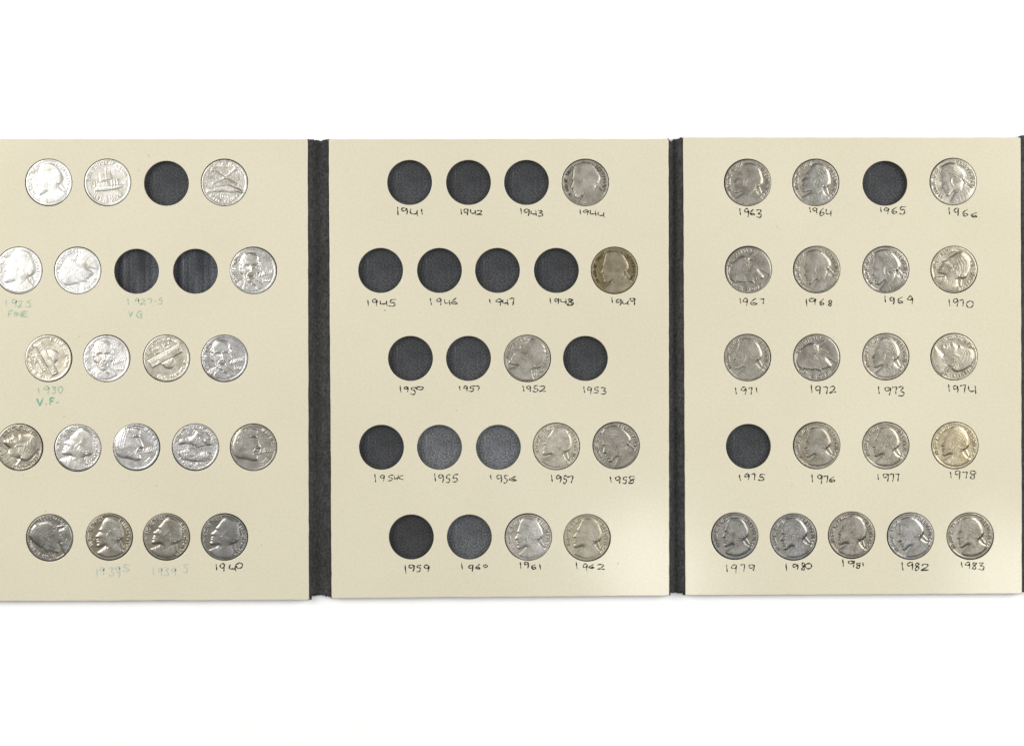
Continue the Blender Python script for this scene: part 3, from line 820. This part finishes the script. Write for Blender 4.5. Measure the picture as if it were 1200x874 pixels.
cache = {}
RELIEF = 0.80
def make_coin(n, spec):
    x, y, des, rot, tf, tm, rough, wear, scale, label = spec
    rnd = random.Random(1000 + n)
    key = (des, round(scale, 2))
    if key not in cache:
        cache[key] = DESIGN[des](scale=scale)
    R = cache[key]
    H = R.H.copy()
    # worn coins: high points flattened, everything softened
    if wear > 0:
        cap = .105 - .055 * wear
        H = np.where(H > cap, cap + (H - cap) * (1 - .8 * wear), H)
        H = blur(H, .5 + 1.1 * wear)
    T = blur(R.T, .45 + .5 * wear) * (.018 - .007 * wear)
    fade = sstep(.98, .90, RR)
    Z = (H * RELIEF * (1 - .3 * wear)) * sstep(.965, .93, RR) + T * fade
    rim = sstep(.895, .95, RR) * (1 - sstep(.97, 1.0, RR) * .6)
    Z = Z + .011 * rim + .010 * sstep(.3, .95, RR)
    Z = Z + vnoise(n * 13 + 5, 7, 3) * .0010 + vnoise(n * 17 + 3, 34, 2) * (.0002 + .0005 * wear)
    if des in ('front', 'shore', 'hands', 'closeup'):
        Z = Z + vnoise(n * 29 + 11, 48, 2) * .0013
    S = Relief()
    for k in range(rnd.randint(4, 10)):                      # bag marks and scratches
        a, r0 = rnd.uniform(0, 6.28), rnd.uniform(0, .8)
        px, py = r0 * math.cos(a), r0 * math.sin(a); a2 = rnd.uniform(0, 6.28); L = rnd.uniform(.04, .22)
        S.lay_stroke(S.T, [(px, py), (px + L * math.cos(a2), py + L * math.sin(a2))], .018)
    Z = Z - S.T * .006
    gy, gx = np.gradient(Z, CELL)
    u, v = DU.ravel(), DV.ravel()
    uc, vc = u * .9995, v * .9995
    zz, nx, ny = samp(Z, uc, vc), -samp(gx, uc, vc), -samp(gy, uc, vc)
    nrm = np.stack([nx, ny, np.ones_like(nx)], 1); nrm /= np.linalg.norm(nrm, axis=1)[:, None]
    rr = R_COIN * P
    top = (T_PAGE - rnd.uniform(.35, 1.3)) * P; base = (T_FLOOR + .03) * P
    co = np.stack([u * rr, v * rr, zz * rr + top - base], 1)
    qc_u, qc_v = u[QUADS].mean(1), v[QUADS].mean(1)
    mot = samp(R.M.astype(float), qc_u, qc_v) > .5
    let = (samp(R.T, qc_u, qc_v) > .3) & ~mot
    rimq = np.hypot(qc_u, qc_v) > .925
    mot &= ~rimq; let &= ~rimq
    dirty = {(686, 214): .30, (720, 317): .42}.get((x, y))
    tar = np.zeros_like(mot)
    if dirty:
        band = blur(R.M.astype(float), 3.0)
        patch = vnoise(n * 5 + 1, 9, 2)
        tar = (samp(np.where(R.M, 0, band), qc_u, qc_v) > .10) & (samp(patch, qc_u, qc_v) > -.35) & ~mot & ~rimq
        let = let | tar
    # side wall
    nb = len(co); L = len(LOOP)
    ring = co[LOOP].copy(); ring2 = ring.copy(); ring2[:, 2] = 0
    co2 = np.concatenate([co, ring, ring2])
    rn = np.stack([u[LOOP], v[LOOP], np.zeros(L)], 1)
    nrm2 = np.concatenate([nrm, rn, rn])
    k = np.arange(L); k2 = (k + 1) % L
    side = np.stack([nb + k, nb + L + k, nb + L + k2, nb + k2], 1)
    root = bpy.data.objects.new("coin", None)
    root.empty_display_size = .005
    root.location = W(x + rnd.uniform(-.35, .35), y + rnd.uniform(-.35, .35), T_FLOOR + .03)
    tilt = 0.010
    root.rotation_euler = (rnd.uniform(-tilt, tilt), rnd.uniform(-tilt, tilt), math.radians(rot))
    link(root, label=label, cat="coin", group="coins pressed into the album slots")
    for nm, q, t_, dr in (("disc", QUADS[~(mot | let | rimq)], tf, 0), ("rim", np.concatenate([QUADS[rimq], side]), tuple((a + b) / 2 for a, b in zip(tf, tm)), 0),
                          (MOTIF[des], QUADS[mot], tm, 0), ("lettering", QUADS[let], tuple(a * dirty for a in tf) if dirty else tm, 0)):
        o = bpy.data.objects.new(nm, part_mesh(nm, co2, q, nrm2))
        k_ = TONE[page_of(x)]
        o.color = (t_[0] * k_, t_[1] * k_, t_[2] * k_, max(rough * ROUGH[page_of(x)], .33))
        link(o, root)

for n, spec in enumerate(COINS):
    make_coin(n, spec)

# ------------------------------------------------------------------ handwriting under the slots
# ink, strip origin x, y, strip scale, [(character, x0, x1, y0, y1) ...]
S4 = (440, 232, 4.0)
NOTES = [
 ('k', S4, "1 102 108 42 80 9 120 150 48 80 4 165 198 52 84 1 214 222 50 80"),
 ('k', S4, "1 399 405 53 78 9 413 436 54 82 4 444 470 54 80 2 476 500 58 80"),
 ('k', S4, "1 679 687 48 74 9 696 722 54 86 4 728 754 58 86 3 760 786 60 88"),
 ('k', S4, "1 957 964 54 78 9 974 998 56 80 4 1004 1034 58 86 4 1042 1072 64 92"),
 ('k', (420, 338, 3.4286), "1 36 42 44 70 9 56 76 44 72 4 86 116 48 72 5 122 150 44 72"),
 ('k', (420, 338, 3.4286), "1 285 297 40 66 9 314 334 40 66 4 344 368 44 66 6 374 398 40 62"),
 ('k', (420, 338, 3.4286), "1 524 533 42 60 9 550 576 44 68 4 580 602 44 66 7 606 626 38 68"),
 ('k', (420, 338, 3.4286), "1 767 776 36 60 9 788 806 40 64 4 812 836 40 64 8 838 864 42 70 3 842 866 44 68"),
 ('k', (420, 338, 3.4286), "1 1016 1024 36 58 9 1034 1056 44 68 4 1060 1086 48 68 9 1090 1112 38 68"),
 ('k', (440, 442, 4.0), "1 112 124 40 72 9 134 154 44 70 5 164 190 46 80 0 190 224 44 58"),
 ('k', (440, 442, 4.0), "1 391 400 40 60 9 412 432 40 68 5 438 464 40 68 7 466 488 40 62"),
 ('k', (440, 442, 4.0), "1 688 700 40 66 9 708 728 42 68 5 738 764 40 68 2 766 800 40 66"),
 ('k', (440, 442, 4.0), "1 974 984 44 74 9 992 1014 46 80 5 1022 1048 46 74 3 1056 1082 48 80"),
 ('k', (420, 548, 3.4286), "1 64 72 24 56 9 86 106 28 56 5 118 140 28 52 k 142 180 28 48"),
 ('k', (420, 548, 3.4286), "1 304 313 24 54 9 322 342 26 58 5 350 370 28 58 5 376 402 28 58"),
 ('k', (420, 548, 3.4286), "1 528 538 26 48 9 555 576 30 58 5 582 602 30 60 6 604 636 34 52"),
 ('k', (420, 548, 3.4286), "1 773 782 28 58 9 794 814 30 62 5 822 838 32 62 7 838 864 32 60"),
 ('k', (420, 548, 3.4286), "1 1008 1020 32 60 9 1032 1052 34 64 5 1060 1080 36 62 h 1084 1112 34 62"),
 ('k', (440, 648, 4.0), "1 136 146 54 94 9 154 182 54 86 5 192 214 54 88 9 226 252 54 88"),
 ('k', (440, 648, 4.0), "1 402 411 46 76 9 436 458 54 88 6 470 494 52 74 0 506 524 54 66"),
 ('k', (440, 648, 4.0), "1 677 684 40 70 9 696 718 40 70 6 730 752 52 74 1 768 776 50 76"),
 ('k', (440, 648, 4.0), "1 938 948 42 72 9 974 994 50 84 6 998 1028 52 70 2 1040 1074 52 76"),
 ('g', (0, 340, 5.4545), "1 36 44 60 105 9 76 106 62 108 2 116 146 66 108 5 164 200 64 108"),
 ('g', (0, 340, 5.4545), "F 54 82 132 170 I 92 98 136 170 N 108 138 138 170 E 148 178 134 172"),
 ('g', (0, 340, 5.4545), "1 816 824 54 96 9 864 888 54 92 2 900 930 58 92 7 940 970 52 88 - 986 1002 70 74 5 1012 1038 50 88"),
 ('g', (0, 340, 5.4545), "V 820 850 134 172 G 876 908 132 180"),
 ('g', (0, 445, 10.0), "1 445 465 95 155 9 515 575 80 165 3 610 655 85 155 0 680 740 80 150"),
 ('G', (0, 445, 10.0), "V 428 506 215 305 . 535 545 280 288 F 585 640 210 300 . 660 685 262 272"),
 ('b', (90, 650, 5.4545), "1 126 134 86 142 9 148 176 82 126 3 204 240 82 138 9 250 276 76 146 S 296 338 60 104"),
 ('b', (90, 650, 5.4545), "1 486 494 84 130 9 520 546 84 132 3 558 588 80 132 9 604 634 80 132 S 680 712 56 112"),
 ('k', (90, 650, 5.4545), "1 888 898 56 98 9 916 946 54 108 4 976 1018 62 104 0 1016 1060 50 86"),
 ('k', (840, 236, 3.5294), "1 93 100 28 56 9 114 132 32 64 6 138 156 34 58 3 164 186 36 68"),
 ('k', (840, 236, 3.5294), "1 382 390 26 46 9 396 416 28 52 6 424 444 30 58 4 450 474 34 62"),
 ('k', (840, 236, 3.5294), "1 676 682 26 46 9 692 712 26 52 6 724 746 24 50 5 754 782 22 54"),
 ('k', (840, 236, 3.5294), "1 958 966 26 56 9 980 1002 30 64 6 1016 1040 34 60 6 1050 1078 46 66"),
 ('k', (840, 338, 3.5294), "1 94 102 40 62 9 108 128 42 70 6 140 166 42 68 7 176 196 42 66"),
 ('k', (840, 338, 3.5294), "1 367 375 42 74 9 382 410 42 66 6 424 444 44 68 8 460 478 50 74"),
 ('k', (840, 338, 3.5294), "1 693 700 32 58 9 714 734 38 66 6 746 772 36 60 9 788 810 34 64"),
 ('k', (840, 338, 3.5294), "1 959 966 44 72 9 978 998 44 74 7 1004 1022 46 74 0 1032 1060 52 78"),
 ('k', (840, 445, 3.5294), "1 75 83 30 60 9 100 122 30 62 7 130 146 32 60 1 162 168 32 54"),
 ('k', (840, 445, 3.5294), "1 388 397 22 54 9 408 430 26 60 7 440 460 28 60 2 466 494 26 52"),
 ('k', (840, 445, 3.5294), "1 667 674 28 60 9 694 720 30 62 7 724 746 28 58 3 750 776 30 66"),
 ('k', (840, 445, 3.5294), "1 957 964 20 50 9 978 998 22 56 7 1006 1030 22 54 4 1040 1072 24 56"),
 ('k', (840, 544, 3.5294), "1 90 102 40 66 9 114 134 38 66 7 142 160 38 66 5 172 200 40 66"),
 ('k', (840, 544, 3.5294), "1 392 398 42 72 9 416 436 44 78 7 440 460 46 74 6 464 490 50 72"),
 ('k', (840, 544, 3.5294), "1 664 671 38 66 9 688 710 38 70 7 714 732 38 70 7 738 754 38 68"),
 ('k', (840, 544, 3.5294), "1 964 972 28 58 9 984 1008 28 60 7 1016 1036 30 58 h 1044 1074 28 58"),
 ('k', (840, 648, 3.5294), "1 38 46 48 78 9 60 82 46 80 7 98 116 44 76 9 130 156 46 74"),
 ('k', (840, 648, 3.5294), "1 283 293 42 72 9 314 336 44 70 8 348 366 40 70 0 364 394 42 64"),
 ('k', (840, 648, 3.5294), "1 519 526 26 56 9 544 570 30 58 h 576 596 40 62 1 602 608 36 54"),
 ('k', (840, 648, 3.5294), "1 764 773 36 70 9 788 812 36 72 8 818 840 40 70 2 846 878 46 70"),
 ('k', (840, 648, 3.5294), "1 1009 1018 34 60 9 1026 1048 38 64 8 1054 1078 38 66 3 1082 1106 38 68"),
]
def make_note(n, ink, strip, txt):
    rnd = random.Random(500 + n)
    ox, oy, sc = strip
    tk = txt.split()
    verts, faces = [], []
    layer = 0
    base_w = {'k': 1.14, 'g': 1.3, 'G': 1.6, 'b': 1.3}[ink] * rnd.uniform(.9, 1.12)
    xs = []
    for c in range(0, len(tk), 5):
        ch = tk[c]; x0, x1, y0, y1 = (float(t) for t in tk[c + 1:c + 5])
        for st in F[ch]:
            jit = lambda: rnd.uniform(-.075, .075)
            pts = [(ox + (x0 + (x1 - x0) * (a + jit())) / sc, oy + (y0 + (y1 - y0) * (b + jit())) / sc) for a, b in st]
            pts = catmull(pts, 5)
            h = T_PAGE + .05 + .012 * layer; layer += 1
            b0 = len(verts); m = len(pts)
            ph = rnd.uniform(0, 6)
            for i, p_ in enumerate(pts):
                a, b = pts[max(0, i - 1)], pts[min(m - 1, i + 1)]
                dx, dy = b[0] - a[0], b[1] - a[1]
                L = math.hypot(dx, dy) or 1
                w = base_w * .5 * (1 + .38 * math.sin(i * .8 + ph)) * (.7 if i in (0, m - 1) else 1)
                nx, ny = -dy / L * w, dx / L * w
                verts += [W(p_[0] + nx, p_[1] + ny, h), W(p_[0] - nx, p_[1] - ny, h)]
                xs.append(p_[0])
            for i in range(m - 1):
                q = b0 + 2 * i
                faces.append((q, q + 1, q + 3, q + 2))
    pg = pages[page_of(sum(xs) / len(xs))]
    verts = [v - pg.location for v in verts]
    o = mesh_obj("handwritten_note", verts, faces, INK[ink], pg)
    text = "".join(tk[c] for c in range(0, len(tk), 5)).replace('k', '4').replace('h', '8')
    o["label"] = {'k': "black ink", 'g': "faint green ink", 'G': "green ink", 'b': "faded blue ink"}[ink] + " handwriting reading " + text

for n, (ink, strip, txt) in enumerate(NOTES):
    make_note(n, ink, strip, txt)
